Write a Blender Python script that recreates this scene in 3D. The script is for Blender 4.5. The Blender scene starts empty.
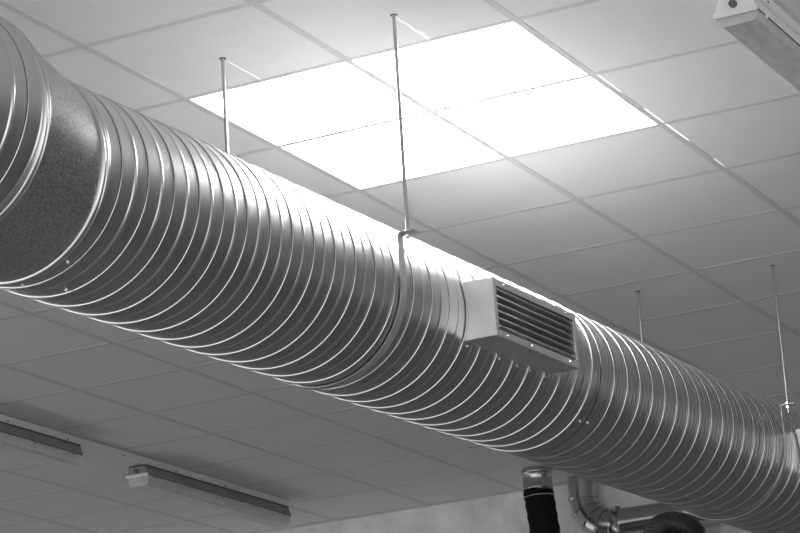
import bpy, bmesh, math, random
from mathutils import Vector, Matrix
random.seed(4)
PI = math.pi
HC = 4.5                                   # ceiling height
scene = bpy.context.scene

# ------------------------------------------------------------------ camera
cam_data = bpy.data.cameras.new('camera')
cam = bpy.data.objects.new('camera', cam_data)
scene.collection.objects.link(cam)
scene.camera = cam
cam_data.sensor_width = 36.0
cam_data.lens = 36.0 * 2733.175 / 800.0
cam_data.clip_end = 200
right = Vector((0.453442, -0.889054, -0.063035))
down = Vector((0.220553, 0.18045, -0.958538))
fwd = Vector((0.863566, 0.420739, 0.277907))
cam.matrix_world = Matrix(((right.x, -down.x, -fwd.x, -6.5735),
                           (right.y, -down.y, -fwd.y, -4.2388),
                           (right.z, -down.z, -fwd.z, HC - 3.0047),
                           (0, 0, 0, 1)))

# ------------------------------------------------------------------ world, exposure
WORLD_STRENGTH = 1.65
PANEL_STRENGTH = 20.5
world = bpy.data.worlds.new('world')
scene.world = world
world.use_nodes = True
bg = world.node_tree.nodes['Background']
bg.inputs['Color'].default_value = (1, 1, 1, 1)
bg.inputs['Strength'].default_value = WORLD_STRENGTH
scene.view_settings.view_transform = 'Standard'
scene.view_settings.look = 'None'
scene.view_settings.exposure = 0.0
scene.view_settings.gamma = 1.0
scene.view_settings.use_curve_mapping = False
try:
    scene.cycles.max_bounces = 10
    scene.cycles.diffuse_bounces = 5
    scene.cycles.glossy_bounces = 5
    scene.cycles.sample_clamp_indirect = 0.0
    scene.cycles.caustics_reflective = True
    scene.cycles.use_denoising = True
except Exception:
    pass

# ------------------------------------------------------------------ materials
def mat(name, col, rough=0.5, metal=0.0, noise=None, bump=None, emis=None, alpha=None, aniso=0.0, spec=0.5, roughvar=None):
    """noise=(scale, amount, (sx,sy,sz)) varies the base value; bump=(scale, strength, dist)"""
    m = bpy.data.materials.new(name)
    m.use_nodes = True
    nt = m.node_tree
    b = nt.nodes['Principled BSDF']
    b.inputs['Base Color'].default_value = (col, col, col, 1)
    b.inputs['Roughness'].default_value = rough
    b.inputs['Metallic'].default_value = metal
    b.inputs['Specular IOR Level'].default_value = spec
    b.inputs['Anisotropic'].default_value = aniso
    if alpha is not None:
        b.inputs['Alpha'].default_value = alpha
    tc = nt.nodes.new('ShaderNodeTexCoord')
    if noise:
        mp = nt.nodes.new('ShaderNodeMapping')
        mp.inputs['Scale'].default_value = noise[2]
        nt.links.new(tc.outputs['Object'], mp.inputs['Vector'])
        n = nt.nodes.new('ShaderNodeTexNoise')
        n.inputs['Scale'].default_value = noise[0]
        n.inputs['Detail'].default_value = 6
        n.inputs['Roughness'].default_value = 0.65
        nt.links.new(mp.outputs['Vector'], n.inputs['Vector'])
        r = nt.nodes.new('ShaderNodeMapRange')
        r.inputs['From Min'].default_value = 0.3
        r.inputs['From Max'].default_value = 0.7
        r.inputs['To Min'].default_value = max(0, col - noise[1])
        r.inputs['To Max'].default_value = min(1, col + noise[1])
        nt.links.new(n.outputs['Fac'], r.inputs['Value'])
        nt.links.new(r.outputs['Result'], b.inputs['Base Color'])
        if roughvar:
            r2 = nt.nodes.new('ShaderNodeMapRange')
            r2.inputs['From Min'].default_value = 0.3
            r2.inputs['From Max'].default_value = 0.7
            r2.inputs['To Min'].default_value = rough - roughvar
            r2.inputs['To Max'].default_value = rough + roughvar
            nt.links.new(n.outputs['Fac'], r2.inputs['Value'])
            nt.links.new(r2.outputs['Result'], b.inputs['Roughness'])
    if bump:
        n2 = nt.nodes.new('ShaderNodeTexNoise')
        n2.inputs['Scale'].default_value = bump[0]
        n2.inputs['Detail'].default_value = 4
        nt.links.new(tc.outputs['Object'], n2.inputs['Vector'])
        bp = nt.nodes.new('ShaderNodeBump')
        bp.inputs['Strength'].default_value = bump[1]
        bp.inputs['Distance'].default_value = bump[2]
        nt.links.new(n2.outputs['Fac'], bp.inputs['Height'])
        nt.links.new(bp.outputs['Normal'], b.inputs['Normal'])
    if emis:
        b.inputs['Emission Color'].default_value = (1, 1, 1, 1)
        b.inputs['Emission Strength'].default_value = emis
    return m

M = {}
M['tile'] = mat('ceiling_tile', 0.82, 0.9, noise=(3.0, 0.015, (1, 1, 1)), bump=(60, 0.15, 0.002), spec=0.1)
M['tee'] = mat('tee_grid_paint', 0.66, 0.55, spec=0.3)
M['tee_edge'] = mat('tee_side', 0.35, 0.6)
M['plaster'] = mat('wall_plaster', 0.86, 0.9, noise=(5, 0.15, (1, 1, 1)), bump=(7, 0.8, 0.04), spec=0.2)
M['side_left'] = mat('left_wall_paint', 0.75, 0.8)
M['dark_band'] = mat('dark_reflection_band', 0.15, 0.7, noise=(2, 0.04, (1, 1, 1)))
M['wall_right'] = mat('side_wall', 0.15, 0.8)
M['floor'] = mat('floor_concrete', 0.21, 0.6, noise=(0.8, 0.03, (1, 1, 1)))
M['galv'] = mat('galvanized_sheet', 0.72, 0.31, 1.0, noise=(3, 0.03, (14, 1, 1)), roughvar=0.015)
M['galv_smooth'] = mat('galvanized_spangle', 0.52, 0.36, 1.0, noise=(150, 0.22, (1, 1, 1)), roughvar=0.08)
M['galv_dark'] = mat('strap_steel', 0.48, 0.45, 0.55, noise=(20, 0.06, (1, 1, 1)))
M['vent'] = mat('grille_steel', 0.66, 0.38, 0.75, noise=(12, 0.06, (1, 1, 1)))
M['louver'] = mat('louver_aluminium', 0.68, 0.35, 1.0)
M['black'] = mat('black_cavity', 0.015, 0.8)
M['rod'] = mat('zinc_rod', 0.50, 0.35, 1.0)
M['groove'] = mat('dark_seam_gap', 0.03, 0.9, spec=0.05)
M['bolt'] = mat('bright_zinc', 0.85, 0.25, 1.0)
M['rubber'] = mat('black_sleeve', 0.008, 0.75, spec=0.15)
M['pipe'] = mat('spiral_pipe', 0.50, 0.24, 1.0)
M['hose'] = mat('flexible_hose_foil', 0.14, 0.35, 0.8)
M['house_shaded'] = mat('shaded_fixture_body', 0.28, 0.6, noise=(8, 0.03, (1, 1, 1)))  # fitting body in shade: the shade is put into a darker base colour
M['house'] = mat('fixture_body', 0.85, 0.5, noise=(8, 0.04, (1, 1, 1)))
M['rail'] = mat('fixture_rail', 0.8, 0.5, spec=0.3)
M['cover'] = mat('fixture_cover', 0.85, 0.28, noise=(14, 0.12, (1, 3, 3)), alpha=0.66)
M['tube'] = mat('lamp_tube_off', 0.75, 0.3)
M['socket'] = mat('lamp_socket', 0.06, 0.5)
M['gasket'] = mat('dark_gasket', 0.12, 0.6)
M['lampglow'] = mat('lit_diffuser', 0.85, 0.6, emis=PANEL_STRENGTH)
M['leak'] = mat('light_seen_through_gap', 0.85, 0.6, emis=1.3)
M['filler'] = mat('glowing_white_filler', 0.95, 0.6, emis=0.3)

# ------------------------------------------------------------------ helpers
def obj(name, bm, m, parent=None, smooth=False, mats=None):
    me = bpy.data.meshes.new(name)
    bm.normal_update()
    bm.to_mesh(me)
    bm.free()
    o = bpy.data.objects.new(name, me)
    scene.collection.objects.link(o)
    for mm in (mats or [m]):
        me.materials.append(mm)
    if smooth:
        for p in me.polygons:
            p.use_smooth = True
    if parent is not None:
        o.parent = parent
        o.matrix_parent_inverse = Matrix.Translation(parent.location).inverted() if parent.type == 'EMPTY' else Matrix.Identity(4)
    return o

def tag(o, label=None, cat=None, group=None, kind=None):
    if label: o['label'] = label
    if cat: o['category'] = cat
    if group: o['group'] = group
    if kind: o['kind'] = kind
    return o

def empty(name, loc, label, cat, group=None):
    o = bpy.data.objects.new(name, None)
    scene.collection.objects.link(o)
    o.location = loc
    o.empty_display_size = 0.1
    return tag(o, label, cat, group)

def box(bm, x0, x1, y0, y1, z0, z1, T=None, bev=0.0):
    vs = [Vector((x, y, z)) for x in (x0, x1) for y in (y0, y1) for z in (z0, z1)]
    if T: vs = [T(v) for v in vs]
    v = [bm.verts.new(p) for p in vs]
    fs = [(0, 1, 3, 2), (4, 6, 7, 5), (0, 4, 5, 1), (2, 3, 7, 6), (0, 2, 6, 4), (1, 5, 7, 3)]
    fl = [bm.faces.new([v[i] for i in f]) for f in fs]
    if bev > 0:
        es = list({e for f in fl for e in f.edges})
        bmesh.ops.bevel(bm, geom=es, offset=bev, segments=2, affect='EDGES')
    return fl

def tube(bm, p0, p1, r, seg=16, caps=True, r1=None):
    p0 = Vector(p0); p1 = Vector(p1); d = (p1 - p0).normalized()
    up = Vector((0, 0, 1)) if abs(d.z) < 0.9 else Vector((1, 0, 0))
    a = d.cross(up).normalized(); b = d.cross(a)
    r1 = r if r1 is None else r1
    A = []; B = []
    for i in range(seg):
        t = 2 * PI * i / seg
        w = a * math.cos(t) + b * math.sin(t)
        A.append(bm.verts.new(p0 + w * r)); B.append(bm.verts.new(p1 + w * r1))
    for i in range(seg):
        j = (i + 1) % seg
        bm.faces.new((A[i], A[j], B[j], B[i]))
    if caps:
        bm.faces.new(A[::-1]); bm.faces.new(B)

def sweep(bm, path, radii, seg=24, caps=False):
    """ring loft along a list of points with a radius each"""
    n = len(path); rings = []
    pa = None
    for k in range(n):
        d = (path[min(k + 1, n - 1)] - path[max(k - 1, 0)])
        if d.length < 1e-9: d = path[min(k + 2, n - 1)] - path[max(k - 2, 0)]
        d.normalize()
        if pa is None:
            up = Vector((0, 0, 1)) if abs(d.z) < 0.9 else Vector((1, 0, 0))
            pa = d.cross(up).normalized()
        pa = (pa - d * pa.dot(d)).normalized()
        b = d.cross(pa)
        rings.append([bm.verts.new(path[k] + (pa * math.cos(2 * PI * i / seg) + b * math.sin(2 * PI * i / seg)) * radii[k]) for i in range(seg)])
    for k in range(n - 1):
        for i in range(seg):
            j = (i + 1) % seg
            bm.faces.new((rings[k][i], rings[k][j], rings[k + 1][j], rings[k + 1][i]))
    if caps:
        bm.faces.new(rings[0][::-1]); bm.faces.new(rings[-1])

# ------------------------------------------------------------------ the room
GI = {0: .014, 1: -.009, 2: -.015, 3: -.008, 4: .002, 5: .028, 6: .005, 7: .011, 8: -.007, 9: .009, 10: -.009, 11: .001, 12: -.021}
GJ = {-7: .011, -6: -.033, -4: .018, -3: -.027, 0: .03, 1: .017, 2: -.016}
def gx(i): return 0.6 * (i + GI.get(i, 0))
def gy(j): return -0.6 * (j + GJ.get(j, 0))
XW = 7.235                                    # the far wall
IX = list(range(-12, 13)); JY = list(range(-12, 11))
lit = {(1, 0), (2, 0), (1, 1), (2, 1)}
bm = bmesh.new()
hw = 0.012
for i in IX[:-1]:
    for j in JY[:-1]:
        if (i, j) in lit: continue
        dz = random.uniform(0.0, 0.0008)
        x0, x1 = gx(i) + hw - .004, gx(i + 1) - hw + .004
        y1, y0 = gy(j) - hw + .004, gy(j + 1) + hw - .004
        box(bm, x0, x1, y0, y1, HC + 0.002 + dz, HC + 0.014 + dz)
box(bm, gx(12) + .013, XW, gy(10), gy(-12), HC + .002, HC + .014)
# structural slab above the plenum
box(bm, -7.4, XW + .1, -6.3, 7.5, HC + .45, HC + .5)
tag(obj('ceiling', bm, M['tile']), kind='structure')
bm = bmesh.new()
for j in JY:
    box(bm, gx(-12), XW, gy(j) - hw, gy(j) + hw, HC, HC + .0022)
    box(bm, gx(-12), XW, gy(j) - .001, gy(j) + .001, HC + .0022, HC + .035)
for i in IX:
    for j in JY[:-1]:
        box(bm, gx(i) - hw, gx(i) + hw, gy(j + 1) + hw, gy(j) - hw, HC + .0006, HC + .0022)
box(bm, XW - .022, XW - .0005, gy(10), gy(-12), HC - .0004, HC + .0022)
tag(obj('trim_1', bm, M['tee']), kind='structure')

bm = bmesh.new(); box(bm, XW, XW + .15, -6.3, 7.5, 0, HC + .45)
tag(obj('wall_far', bm, M['plaster']), kind='structure')
bm = bmesh.new(); box(bm, XW - .02, XW - .0005, -6.3, 7.5, 0, 3.3)  # dark band added on the unseen lower wall to darken the duct's reflections
tag(obj('trim_4', bm, M['dark_band']), kind='structure')
bm = bmesh.new(); box(bm, 1.5, XW + .15, -6.45, -6.3, 0, HC + .45)  # unseen wall, added dark and cut short to let light in near the camera
tag(obj('wall_right', bm, M['wall_right']), kind='structure')
bm = bmesh.new(); box(bm, -7.4, XW + .15, 7.5, 7.65, 1.15, HC + .45)  # unseen wall, added with a low opening that lets in world light
tag(obj('wall_left', bm, M['side_left']), kind='structure')
bm = bmesh.new(); box(bm, -9, XW + .15, -9, 7.65, -.1, 0)  # unseen floor, added for bounced light and reflections in the metal
tag(obj('floor', bm, M['floor']), kind='structure')

# white filler in two tiles' rod cuts, given a faint glow for leaking light
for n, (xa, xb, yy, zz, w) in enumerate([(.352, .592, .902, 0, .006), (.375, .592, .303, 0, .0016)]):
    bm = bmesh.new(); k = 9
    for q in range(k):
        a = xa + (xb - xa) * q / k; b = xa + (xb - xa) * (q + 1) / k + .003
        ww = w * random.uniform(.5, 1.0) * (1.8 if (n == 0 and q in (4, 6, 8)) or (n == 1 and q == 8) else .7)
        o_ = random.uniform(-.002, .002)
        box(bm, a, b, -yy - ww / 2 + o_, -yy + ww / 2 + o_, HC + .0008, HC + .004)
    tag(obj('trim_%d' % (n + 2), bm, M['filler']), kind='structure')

# ------------------------------------------------------------------ lit ceiling panels
where = {(1, 0): 'left corner of the block of four, nearest the hanger rod above the big duct',
         (1, 1): 'top one of the block of four, with the long front rod crossing it',
         (2, 0): 'bottom one of the block of four, right over the duct',
         (2, 1): 'right-hand one of the block of four, beside the thin slits of leaked light'}
where = {(1, 0): 'square glowing ceiling panel, leftmost of the block of four',
         (1, 1): 'square glowing ceiling panel, topmost of the block of four',
         (2, 0): 'square glowing ceiling panel, lowest of the block of four, just above the duct',
         (2, 1): 'square glowing ceiling panel, rightmost of the block of four'}
for (i, j) in sorted(lit):
    x0, x1 = gx(i) + hw - .003, gx(i + 1) - hw + .003
    y1, y0 = gy(j) - hw + .003, gy(j + 1) + hw - .003
    t = empty('ceiling_light', ((x0 + x1) / 2, (y0 + y1) / 2, HC + .004), where[(i, j)], 'ceiling light', 'lit panels in the ceiling')
    bm = bmesh.new()
    box(bm, x0, x1, y0, y1, HC + .004, HC + .010)
    obj('diffuser', bm, M['lampglow'], t)
    bm = bmesh.new()
    box(bm, x0, x1, y0, y1, HC + .011, HC + .09)
    obj('housing', bm, M['house'], t)
    if j == 1:
        yy = gy(2) - hw
        segs = [(1.20, 1.40, .0032)] if i == 1 else [(1.61, 1.775, .004), (1.80, 2.02, .0038), (2.27, 2.36, .002)]
        for a, b, w in segs:
            bm = bmesh.new()
            v = [bm.verts.new(p) for p in ((a, yy - .0002, HC + .0005), (b, yy - .0002, HC + .0005), (b, yy - w * .35, HC + .0005), (a, yy - w, HC + .0005))]
            w2 = [bm.verts.new(p.co + Vector((0, 0, .0035))) for p in v]
            bm.faces.new(v); bm.faces.new(w2[::-1])
            for q in range(4):
                bm.faces.new((v[q], v[(q + 1) % 4], w2[(q + 1) % 4], w2[q]))
            o = obj('light_gap', bm, M['leak'], t)
            o['label'] = 'thin bright slit of light escaping beside the ceiling grid'

# ------------------------------------------------------------------ the big spiral duct
DO = Vector((0, -0.60338, HC - 0.83097))
DA = Vector((0.9996456, 0.00064974, 0.0266143)).normalized()
EY = Vector((0, -1, 0)); EY = (EY - DA * EY.dot(DA)).normalized()      # towards the camera side
EZ = Vector((0, 0, -1)); EZ = (EZ - DA * EZ.dot(DA) - EY * EZ.dot(EY)).normalized()   # downwards
def dpt(s, phi, r): return DO + DA * s + (EY * math.cos(phi) + EZ * math.sin(phi)) * r
def D(v):  # local duct coordinates: along, towards camera, up
    return DO + DA * v.x + EY * v.y - EZ * v.z
R0 = 0.2700

def ridge(u, c, w, h):
    d = abs(((u - c + .5) % 1) - .5)
    if h < 0:                                  # sharp-sided lock seam
        return -h if d <= w + 1e-6 else 0.0
    return h * math.cos(PI * d / (2 * w)) ** 1.2 if d < w else 0.0

def spiral(bm, s0, s1, p, c, feats, seg=128, r0=R0, O=None, A=None, Y=None, Z=None, groove=.030):
    """helically ribbed pipe: feats are (position, half width, height) in fractions of the pitch"""
    O = O or DO; A = A or DA; Y = Y or EY; Z = Z or EZ
    ts = set([0.0])
    for (fc, w, h) in feats:
        if h < 0:
            for q in (-w - .006, -w, 0, w, w + .006) + ((-w - .006 - groove, -w - .008 - groove) if groove else ()): ts.add(round((fc + q) % 1.0, 6))
            continue
        for k in range(-4, 5):
            ts.add(round((fc + w * k / 4) % 1.0, 5))
    for k in range(12): ts.add(round(k / 12, 5))
    ts = sorted(ts)
    n0 = math.floor((s0 - c) / p) - 1; n1 = math.ceil((s1 - c) / p) + 2
    cols = []
    for n in range(n0, n1):
        for t in ts: cols.append((n, t))
    rows = []
    for k in range(seg + 1):
        phi = 2 * PI * k / seg - PI
        row = []
        for (n, t) in cols:
            s = c + p * (n + t) - p * phi / (2 * PI)
            s = min(max(s, s0), s1)
            u = ((s - c) / p + phi / (2 * PI)) % 1.0
            r = r0 + sum(ridge(u, fc, w, h) for fc, w, h in feats)
            row.append((s, r, phi))
        rows.append(row)
    V = [[bm.verts.new(O + A * s + (Y * math.cos(ph) + Z * math.sin(ph)) * r) for (s, r, ph) in row] for row in rows]
    for k in range(seg):
        for m_ in range(len(cols) - 1):
            a = rows[k][m_][0]; b = rows[k][m_ + 1][0]; a2 = rows[k + 1][m_][0]; b2 = rows[k + 1][m_ + 1][0]
            if max(b, b2) - min(a, a2) < 1e-6: continue
            if b - a < 1e-7 and b2 - a2 < 1e-7: continue
            try: f = bm.faces.new((V[k][m_], V[k][m_ + 1], V[k + 1][m_ + 1], V[k + 1][m_]))
            except ValueError: continue
            tm = (cols[m_][1] + (cols[m_ + 1][1] if cols[m_ + 1][1] > cols[m_][1] else 1.0)) / 2
            w0 = feats[0][1]
            if groove and 1 - w0 - .006 - groove < tm < 1 - w0 - .005: f.material_index = 1      # dark open lip beside the lock seam
    bmesh.ops.remove_doubles(bm, verts=bm.verts, dist=2e-5)
    for v in [v for v in bm.verts if not v.link_faces]: bm.verts.remove(v)
    bm.normal_update()
    for e in bm.edges:
        if len(e.link_faces) == 2 and e.calc_face_angle(0) > math.radians(24): e.smooth = False

duct = empty('spiral_duct', DO, 'large ribbed round metal air duct hanging diagonally below the ceiling', 'air duct')
bm = bmesh.new()
spiral(bm, -1.240, 1.838, .1225, .542, [(0, .026, -.0029), (.5, .060, .0020)])
o = obj('spiral_section', bm, None, duct, smooth=True, mats=[M['galv'], M['groove']]); o['label'] = 'spiral duct length with wide spaced ribs'
bm = bmesh.new()
spiral(bm, 1.846, 7.2, .1187, 1.967, [(0, .017, -.0013), (.25, .035, .0014), (.5, .04, .0018), (.75, .035, .0014)], r0=R0 - .001, groove=0)
o = obj('spiral_section', bm, None, duct, smooth=True, mats=[M['galv'], M['groove']]); o['label'] = 'spiral duct length with finer closely spaced ribs'
# the dark joint groove between the lengths (inner coupling)
bm = bmesh.new(); sweep(bm, [D(Vector((s, 0, 0))) for s in (1.80, 1.842, 1.88)], [R0 - .006] * 3, seg=96)
obj('inner_coupling', bm, M['gasket'], duct, smooth=True)

# eccentric reducer at the left with beaded collars, then the wider length
C2 = DO + DA * -1.252
C1 = Vector((-1.522, -0.604, HC - 0.811)); R1 = .287
A1 = Vector((1, 0, .045)).normalized()
def ring_pts(C, A, r, seg=128):
    Y = (EY - A * EY.dot(A)).normalized(); Z = (Vector((0, 0, -1)) - A * Vector((0, 0, -1)).dot(A)).normalized()
    return [C + (Y * math.cos(2 * PI * k / seg) + Z * math.sin(2 * PI * k / seg)) * r for k in range(seg)]
def loft(bm, rings):
    V = [[bm.verts.new(p) for p in r] for r in rings]
    n = len(V[0])
    for a, b in zip(V[:-1], V[1:]):
        for i in range(n):
            j = (i + 1) % n
            bm.faces.new((a[i], b[i], b[j], a[j]))
bm = bmesh.new()
loft(bm, [ring_pts(C2 + DA * .03, DA, R0 - .002), ring_pts(C2, DA, R0 - .001)] +
         [ring_pts(C2.lerp(C1, t), DA.lerp(A1, t).normalized(), (R0 - .001) * (1 - t) + (R1 - .001) * t) for t in (.05, .25, .5, .75, .95)] +
         [ring_pts(C1, A1, R1 - .001), ring_pts(C1 - A1 * .04, A1, R1 - .002)])
o = obj('reducer', bm, M['galv_smooth'], duct, smooth=True); o['label'] = 'plain spangled sheet metal reducer'
def bead(C, A, r, w, h):
    bm = bmesh.new()
    prof = [(-w, -.002), (-w, h * .5), (-w * .8, h), (-w * .25, h), (0, h * .35), (w * .25, h), (w * .8, h), (w, h * .5), (w, -.002)]
    loft(bm, [ring_pts(C + A * a, A, r + b) for a, b in prof])
    return bm
obj('collar', bead(C2, DA, R0, .012, .005), M['galv'], duct, smooth=True)
obj('collar', bead(C1, A1, R1, .011, .005), M['galv'], duct, smooth=True)
AL = Vector((-1, 0, -.045)).normalized()
YL = (EY - AL * EY.dot(AL)).normalized(); ZL = (Vector((0, 0, -1)) - AL * Vector((0, 0, -1)).dot(AL)).normalized()
bm = bmesh.new()
spiral(bm, -.9, -.006, .1225, -.075, [(0, .026, -.0029), (.5, .060, .0020)], r0=R1, O=C1, A=-AL, Y=YL, Z=ZL)
o = obj('spiral_section', bm, None, duct, smooth=True, mats=[M['galv'], M['groove']]); o['label'] = 'wider ribbed duct length at the far left'

# small screws on the duct
def screw_at(p, nrm, r=.0045, parent=None):
    bm = bmesh.new()
    bmesh.ops.create_cone(bm, cap_ends=True, segments=6, radius1=r * .95, radius2=r * .7, depth=.005,
                          matrix=Matrix.Translation(p + nrm * .002) @ nrm.to_track_quat('Z', 'Y').to_matrix().to_4x4())
    return obj('screw', bm, M['house'], parent)
for s, ph, rr in ((1.80, 45, R0 + .001), (1.862, 44, R0), (-1.226, 61, R0 + .002), (-1.236, 89, R0 + .002), (-1.10, 81, R0)):
    ph = math.radians(ph)
    screw_at(dpt(s, ph, rr), (EY * math.cos(ph) + EZ * math.sin(ph)), .0045, duct)

# ------------------------------------------------------------------ hangers: strap, two rods, nuts
def hanger(s, rx, rys, zlug, label, wid):
    base = Vector((rx, -0.6, HC + .004))
    t = empty('duct_hanger', base, label, 'duct hanger', 'rod and strap hangers')
    # strap profile in the duct's cross-section (y towards camera, z up)
    r = R0 + .006; th = .0025
    zt = zlug
    path = []
    yo = .300
    for sgn in (1,):
        path += [(-yo - .030, zt), (-r - .010, zt)]
        for k in range(5):
            a = PI / 2 * k / 4
            path.append((-r - .010 + .010 * math.sin(a), zt - .010 + .010 * math.cos(a)))
    path.append((-r, .06)); path.append((-r, 0))
    for k in range(1, 48):
        a = PI * k / 48
        path.append((-r * math.cos(a), -r * math.sin(a)))
    path += [(r, 0), (r, .06)]
    for k in range(5):
        a = PI / 2 * k / 4
        path.append((r + .010 - .010 * math.cos(a), zt - .010 + .010 * math.sin(a)))
    path += [(r + .010, zt), (yo + .030, zt)]
    bm = bmesh.new()
    n = len(path); L = []
    for k in range(n):
        p = Vector(path[k]); a = Vector(path[max(k - 1, 0)]); b = Vector(path[min(k + 1, n - 1)])
        d = (b - a).normalized(); nn = Vector((d.y, -d.x)) * th / 2
        q = []
        for (sx, sn) in ((-1, -1), (1, -1), (1, 1), (-1, 1)):
            ww = p + nn * sn
            q.append(bm.verts.new(D(Vector((s + sx * wid / 2, ww.x, ww.y)))))
        L.append(q)
    for k in range(n - 1):
        for i in range(4):
            j = (i + 1) % 4
            bm.faces.new((L[k][i], L[k][j], L[k + 1][j], L[k + 1][i]))
    bm.faces.new(L[0]); bm.faces.new(L[-1][::-1])
    bmesh.ops.recalc_face_normals(bm, faces=bm.faces)
    o = obj('strap', bm, M['galv_dark'], t)
    for k, (ax, ay) in enumerate(rys):
        p = D(Vector((s, (.300 if k == 0 else -.300), zt)))
        top = Vector((ax, ay, HC + .004))
        bot = Vector((ax, p.y, p.z))
        bm = bmesh.new(); tube(bm, (bot.x, bot.y, bot.z - (.035 if wid < .03 else .018)), top, .0057, 12)
        obj('rod', bm, M['rod'], t, smooth=False)
        for dz, rr, hh in ((-.010, .0095, .008), (.007, .009, .007)):
            bm = bmesh.new()
            bmesh.ops.create_cone(bm, cap_ends=True, segments=6, radius1=rr, radius2=rr, depth=hh, matrix=Matrix.Translation((bot.x, bot.y, bot.z + dz)))
            obj('nut', bm, M['bolt'], t)
        bm = bmesh.new(); tube(bm, (ax, ay, HC + .0005), (ax, ay, HC + .005), .011, 14)
        obj('rod_washer', bm, M['gasket'], t)
    return t
hanger(.340, .345, [(.340, -.905), (.350, -.302)], .140,
       'flat metal strap hanger with long threaded rods left of the air grille', .036)
hanger(3.745, 3.745, [(3.745, -.899), (3.747, -.304)], .150,
       'flat metal strap hanger with threaded rods at the right edge', .024)

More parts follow.
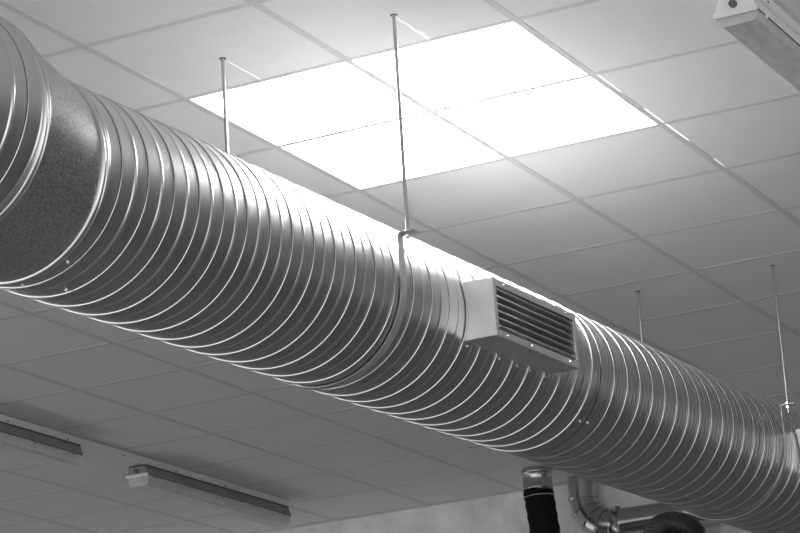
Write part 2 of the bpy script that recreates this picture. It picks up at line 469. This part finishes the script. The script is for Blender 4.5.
# ------------------------------------------------------------------ air grilles on the side of the duct
def grille(s0, label, ln=.640):
    t = empty('air_grille', D(Vector((s0 + ln / 2, .27, 0))), label, 'air grille', 'louvred supply grilles on the duct')
    s1 = s0 + ln; z0, z1 = -.102, .080
    yf = .354                                    # front face distance from the axis
    yb0 = math.sqrt(R0 ** 2 - z0 ** 2) - .0; yb1 = math.sqrt(R0 ** 2 - z1 ** 2)
    # box sides that follow the duct's curve (thin sheet)
    bm = bmesh.new(); th = .0015
    for sa, sb in ((s0, s0 + th), (s1 - th, s1)):
        N = 14
        f0 = []; b0 = []; f1 = []; b1 = []
        for k in range(N + 1):
            z = z0 + (z1 - z0) * k / N
            yb = math.sqrt(R0 ** 2 - z * z) + .001
            f0.append(bm.verts.new(D(Vector((sa, yf, z))))); b0.append(bm.verts.new(D(Vector((sa, yb, z)))))
            f1.append(bm.verts.new(D(Vector((sb, yf, z))))); b1.append(bm.verts.new(D(Vector((sb, yb, z)))))
        for k in range(N):
            bm.faces.new((f0[k], f0[k + 1], b0[k + 1], b0[k])); bm.faces.new((f1[k], b1[k], b1[k + 1], f1[k + 1]))
            bm.faces.new((f0[k], f1[k], f1[k + 1], f0[k + 1])); bm.faces.new((b0[k], b0[k + 1], b1[k + 1], b1[k]))
    box(bm, s0, s1, yb1, yf, z1 - th, z1, T=D)
    box(bm, s0, s1, yb0, yf, z0, z0 + th, T=D)
    bmesh.ops.recalc_face_normals(bm, faces=bm.faces)
    bx = obj('duct_box', bm, M['vent'], t)
    # curved flange lying on the duct all round the box, with screws
    bm = bmesh.new()
    def patch(sa, sb, pa, pb, r):
        N = 10; g = []
        for k in range(N + 1):
            ph = math.radians(pa + (pb - pa) * k / N)
            g.append([bm.verts.new(dpt(sa, ph, r)), bm.verts.new(dpt(sb, ph, r)), bm.verts.new(dpt(sb, ph, r + .0015)), bm.verts.new(dpt(sa, ph, r + .0015))])
        for k in range(N):
            for i in range(4):
                j = (i + 1) % 4
                bm.faces.new((g[k][i], g[k][j], g[k + 1][j], g[k + 1][i]))
        bm.faces.new(g[0]); bm.faces.new(g[-1][::-1])
    phb = math.degrees(math.asin(-z0 / R0)); pht = -math.degrees(math.asin(z1 / R0))
    patch(s0 - .012, s0 + .002, pht - 2, phb + 2, R0 + .0035)
    patch(s1 - .002, s1 + .012, pht - 2, phb + 2, R0 + .0035)
    patch(s0 - .012, s1 + .012, pht - 3, pht + .5, R0 + .0035)
    bmesh.ops.recalc_face_normals(bm, faces=bm.faces)
    obj('curved_flange', bm, M['vent'], t)
    # front frame: four bevelled bars
    fw = .022
    bm = bmesh.new()
    def bar(a, b, c, d):
        box(bm, a, b, yf, yf + .010, c, d, T=D, bev=.0015)
    bar(s0 - .001, s1 + .001, z1 - fw, z1 + .001)
    bar(s0 - .001, s1 + .001, z0 - .001, z0 + fw)
    bar(s0 - .001, s0 + fw, z0 + fw, z1 - fw)
    bar(s1 - fw, s1 + .001, z0 + fw, z1 - fw)
    fr = obj('front_frame', bm, M['vent'], t)
    for sx, zz in ((s0 + .08, z1 - .010), (s1 - .08, z1 - .010), (s0 + .08, z0 + .010), (s0 + ln / 2 - .06, z0 + .010), (s1 - .08, z0 + .010), ):
        bm = bmesh.new()
        nrm = EY
        bmesh.ops.create_cone(bm, cap_ends=True, segments=10, radius1=.0032, radius2=.0022, depth=.0025,
                              matrix=Matrix.Translation(D(Vector((sx, yf + .0112, zz)))) @ nrm.to_track_quat('Z', 'Y').to_matrix().to_4x4())
        obj('screw', bm, M['bolt'], fr)
    # dark back and vertical rear vanes
    bm = bmesh.new(); box(bm, s0 + .003, s1 - .003, .282, .284, z0 + .003, z1 - .003, T=D)
    obj('dark_interior', bm, M['black'], t)
    nv = 9
    for k in range(nv):
        sx = s0 + fw + (ln - 2 * fw) * (k + .5) / nv
        bm = bmesh.new(); box(bm, sx - .0008, sx + .0008, .300, .322, z0 + .02, z1 - .02, T=D)
        obj('rear_vane', bm, M['galv_dark'], t)
    # the central mullion
    bm = bmesh.new(); sx = s0 + ln * .47
    box(bm, sx - .0025, sx + .0025, yf - .024, yf - .017, z0 + .012, z1 - .012, T=D)
    obj('centre_bar', bm, M['house'], t)
    # louvres: six inclined aerofoil blades
    nl = 6; za = z0 + fw; zb = z1 - fw
    for k in range(nl):
        zc = za + (zb - za) * (k + .42) / nl
        bm = bmesh.new()
        prof = [(-.012, -.0045), (-.004, -.0030), (.006, -.0008), (.012, .0010), (.0135, .0030), (.011, .0050), (.003, .0035), (-.006, .0005), (-.012, -.0020)]
        A_ = [bm.verts.new(D(Vector((s0 + fw - .002, yf - .004 + a, zc + b * 1.35)))) for a, b in prof]
        B_ = [bm.verts.new(D(Vector((s1 - fw + .002, yf - .004 + a, zc + b * 1.35)))) for a, b in prof]
        n = len(prof)
        for i in range(n):
            j = (i + 1) % n
            bm.faces.new((A_[i], A_[j], B_[j], B_[i]))
        bm.faces.new(A_[::-1]); bm.faces.new(B_)
        bmesh.ops.recalc_face_normals(bm, faces=bm.faces)
        obj('louvre', bm, M['louver'], t)
    # screws through the lower flange
    for k in range(6):
        sx = s0 + .03 + (ln - .06) * k / 5.0
        ph = math.radians(phb + 2.2)
        if k in (0, 2, 3, 4, 5):
            screw_at(dpt(sx + (.02 if k == 3 else 0), ph, R0 + .001), EY * math.cos(ph) + EZ * math.sin(ph), .0035, t)
    return t
grille(.783, 'rectangular metal air grille with dark louvred slots on the side of the duct')
grille(3.935, 'bright corner of an air grille at the right edge, past the far hanger')

# ------------------------------------------------------------------ tube light fittings
def fitting(x0, x1, yc, label, group, dark=False, hb=.075, hc=.065, w=.112, z=HC - .045):
    """enclosed batten: body, cover with rounded underside, end caps, tubes inside"""
    t = empty('tube_light', ((x0 + x1) / 2, yc, z), label, 'tube light', group)
    def section(bm, xa, xb, pts):
        A_ = [bm.verts.new((xa, yc + a, z + b)) for a, b in pts]
        B_ = [bm.verts.new((xb, yc + a, z + b)) for a, b in pts]
        n = len(pts)
        for i in range(n):
            j = (i + 1) % n
            bm.faces.new((A_[i], A_[j], B_[j], B_[i]))
        return A_, B_
    h = w / 2
    bm = bmesh.new()
    pts = [(-h * .72, 0), (h * .72, 0), (h * .95, -hb * .55), (h, -hb * .62), (h, -hb * .70), (-h, -hb * .70), (-h, -hb * .62), (-h * .95, -hb * .55)]
    A_, B_ = section(bm, x0, x1, pts); bm.faces.new(A_[::-1]); bm.faces.new(B_)
    bmesh.ops.recalc_face_normals(bm, faces=bm.faces)
    body = obj('body', bm, M['house_shaded'] if dark else M['house'], t)
    zt = -hb * .70
    bm = bmesh.new(); box(bm, x0 + .002, x1 - .002, yc - h * 1.01, yc + h * 1.01, z + zt - .004, z + zt)
    obj('seal_shadow_strip', bm, M['gasket'], body)
    # cover
    cpts = [(-h * .97, zt - .004), (h * .97, zt - .004)]
    N = 10
    rc = .022; zb = zt - hc
    for k in range(N + 1):
        a = PI / 2 * k / N
        cpts.append((h * .93 - rc + rc * math.cos(a), zb + rc - rc * math.sin(a)))
    for k in range(N + 1):
        a = PI / 2 * k / N
        cpts.append((-h * .93 + rc - rc * math.sin(a), zb + rc - rc * math.cos(a)))
    bm = bmesh.new()
    A_, B_ = section(bm, x0 + .006, x1 - .006, cpts); bm.faces.new(A_[::-1]); bm.faces.new(B_)
    # open the cover's top (it is a trough)
    bmesh.ops.recalc_face_normals(bm, faces=bm.faces)
    top = [f for f in bm.faces if f.calc_center_median().z > z + zt - .0045]
    bmesh.ops.delete(bm, geom=top, context='FACES_ONLY')
    obj('cover', bm, M['cover'], t)
    for sy in (-1, 1):
        bm = bmesh.new(); tube(bm, (x0 + .035, yc + sy * .026, z + zt - .022), (x1 - .035, yc + sy * .026, z + zt - .022), .0125, 14)
        o = obj('lamp_tube', bm, M['tube'], t, smooth=False)
        for xa, xb in ((x0 + .012, x0 + .040), (x1 - .040, x1 - .012)):
            bm = bmesh.new(); tube(bm, (xa, yc + sy * .026, z + zt - .022), (xb, yc + sy * .026, z + zt - .022), .0145, 14)
            obj('lamp_socket', bm, M['socket'], o)
    # end rims and cable gland
    for xa, sx in ((x0, -1), (x1, 1)):
        bm = bmesh.new()
        box(bm, min(xa, xa + sx * .008), max(xa, xa + sx * .008), yc - h * 1.04, yc + h * 1.04, z + zt - .010, z + zt + .006, bev=.002)
        obj('end_rim', bm, M['house'], body)
        bm = bmesh.new(); tube(bm, (xa, yc + .004, z - hb * .36), (xa + sx * .012, yc + .004, z - hb * .36), .012, 16)
        obj('cable_gland', bm, M['gasket'], body)
    if dark:
        bm = bmesh.new(); box(bm, x0, x1, yc - h * .8, yc + h * .8, z - .003, z + .0025)
        obj('seal_shadow_strip', bm, M['socket'], body)  # black strip drawn for the shadow between rail and body
    # clips
    n = 5
    for k in range(n):
        xk = x0 + .08 + (x1 - x0 - .16) * k / (n - 1)
        for sy in (-1, 1):
            bm = bmesh.new(); box(bm, xk - .008, xk + .008, yc + sy * h * 1.0 - .003, yc + sy * h * 1.0 + .003, z + zt - .012, z + zt + .014, bev=.001)
            obj('clip', bm, M['house_shaded'] if dark else M['house'], t)
    return t
def rail(x0, x1, y0, y1, label, hh=.045):
    t = empty('mounting_rail', ((x0 + x1) / 2, (y0 + y1) / 2, HC), label, 'mounting rail', 'rails carrying the tube lights')
    bm = bmesh.new(); box(bm, x0, x1, y0, y1, HC - hh, HC - .0008, bev=.003)
    obj('channel', bm, M['rail'], t)
    bm = bmesh.new(); box(bm, x0, x1, y0 - .008, y1 + .008, HC - .0028, HC - .0005)
    obj('base_strip', bm, M['tee'], t)
    for k in range(int((x1 - x0) / .5)):
        xk = x0 + .2 + .5 * k
        bm = bmesh.new(); box(bm, xk - .006, xk + .006, y0 - .0015, y0 + .001, HC - hh * .8, HC - hh * .6)
        obj('rail_bolt', bm, M['gasket'], t)
    return t
rail(1.6, 6.50, 2.905, 2.985, 'pale rail along the far ceiling carrying the two lower left tube lights', hh=.040)
fitting(4.99, 6.47, 2.945, 'enclosed tube light at lower left, the nearer to the far wall', 'enclosed tube lights', hb=.07, hc=.055, w=.125, dark=True)
fitting(2.92, 4.40, 2.945, 'enclosed tube light cut by the left edge of the photo', 'enclosed tube lights', hb=.07, hc=.055, w=.125, dark=True)
rail(.66, 4.6, -1.905, -1.80, 'pale rail at the top right corner beside the clear-covered tube light', hh=.034)
fitting(.72, 2.22, -1.8465, 'enclosed tube light with cloudy clear cover at the top right corner', 'enclosed tube lights', hb=.075, hc=.037, w=.135, z=HC - .035)

# ------------------------------------------------------------------ ducts at the far wall
t = empty('exhaust_pipe', (6.745, 1.512, HC), 'short metal ceiling spigot with black sleeve hanging down behind the duct', 'exhaust pipe')
px, py, pr_ = 6.745, 1.512, .080
bm = bmesh.new()
zs = [(0, .083), (-.012, .083), (-.014, .086), (-.024, .087), (-.030, .082), (-.034, .079), (-.10, .079), (-.104, .083), (-.112, .083), (-.116, .079), (-.14, .079)]
sweep(bm, [Vector((px, py, HC + .001 + a)) for a, b in zs], [b for a, b in zs], seg=40)
obj('metal_spigot', bm, M['pipe'], t, smooth=True)
bm = bmesh.new()
path = []; rad = []
for k in range(60):
    z = -.114 - k * .02
    path.append(Vector((px + .0 + .05 * (k / 60) ** 1.5, py - .10 * (k / 60) ** 1.0, HC + z)))
    rad.append(.081 + .0025 * math.sin(k * 1.9))
sweep(bm, path, rad, seg=40, caps=True)
# ragged upper edge of the sleeve
for v in bm.verts:
    if v.co.z > HC - .12:
        a = math.atan2(v.co.y - py, v.co.x - px)
        v.co.z += .018 * math.sin(a - .4) + .006 * math.sin(3 * a)
obj('black_sleeve', bm, M['rubber'], t, smooth=True)
bm = bmesh.new(); sweep(bm, [Vector((px, py - .002, HC - .150)), Vector((px, py - .0022, HC - .156))], [.0845, .0845], seg=40)
obj('cable_tie', bm, M['pipe'], t, smooth=True)

t = empty('elbow_pipe', (7.13, 1.41, HC), 'shiny round metal pipe that drops from the ceiling and elbows right', 'pipe')
X = 7.13; yv = 1.415; zh = HC - .285; rb = .17; rp = .080
pts = [(Vector((X, yv, HC)), 0), (Vector((X, yv, HC - .06)), 0), (Vector((X, yv, HC - .09)), 0)]
bm = bmesh.new()
path = [Vector((X, yv, HC + .001)), Vector((X, yv, HC - .085))]
sweep(bm, [path[0], path[1] - Vector((0, 0, .032))], [rp * .97, rp * .97], seg=40)
obj('drop_pipe', bm, M['pipe'], t, smooth=True)
# segmented elbow, each gore with a raised bead
cy, cz = yv - rb, HC - .095
cz = zh + rb
gores = 4
def arc(a): return Vector((X, cy + rb * math.cos(a), cz - rb * math.sin(a)))
bm = bmesh.new()
path = []; rad = []
for g in range(gores + 1):
    a = PI / 2 * g / gores
    c = arc(a); tdir = Vector((0, -math.sin(a), -math.cos(a)))
    for d, r in ((-.007, rp), (-.005, rp + .005), (.005, rp + .005), (.007, rp)):
        path.append(c + tdir * d); rad.append(r)
sweep(bm, path, rad, seg=40)
bm.normal_update()
for e in bm.edges:
    if len(e.link_faces) == 2 and e.calc_face_angle(0) > math.radians(18): e.smooth = False
obj('elbow', bm, M['pipe'], t, smooth=True)
bm = bmesh.new()
path = []; rad = []
y = cy; 
prof = [(0, rp), (.05, rp), (.052, rp + .004), (.06, rp + .004), (.062, rp), (3.0, rp)]
for a, b in prof:
    path.append(Vector((X, cy - a, zh + .02 * 0))); rad.append(b)
sweep(bm, path, rad, seg=48)
obj('straight_pipe', bm, M['pipe'], t, smooth=True)
bm = bmesh.new(); box(bm, X - .02, X + .02, cy - .04, cy - .02, zh + rp - .002, zh + rp + .014, bev=.002)
obj('pipe_clamp', bm, M['gasket'], t)

# ribbed flexible hose curving over in front of the pipe
bm = bmesh.new(); path = []; rad = []
HX = 6.86
N = 160
for k in range(N):
    a = PI * 1.0 * k / (N - 1)
    # an arch: rises, crests and falls behind the frame's edge
    path.append(Vector((HX - .04 + .16 * math.cos(a) * .5, .785 - .075 * math.cos(a), HC - .470 + .07 * math.sin(a) - (.0 if True else 0))))
    rad.append(.082 + .004 * math.cos(k * 2 * PI / 8))
pre = [Vector((path[0].x, path[0].y, path[0].z - .4 + .4 * q / 60)) for q in range(60)]
post = [Vector((path[-1].x, path[-1].y, path[-1].z - .4 * (q + 1) / 60)) for q in range(60)]
path = pre + path + post
rad = [.070 + .0045 * math.cos(k * 2 * PI / 6) for k in range(len(path))]
sweep(bm, path, rad, seg=40, caps=True)
o = obj('flexible_hose', bm, M['hose'], smooth=True)
tag(o, 'dark ribbed flexible hose arching in front of the straight metal pipe', 'hose')
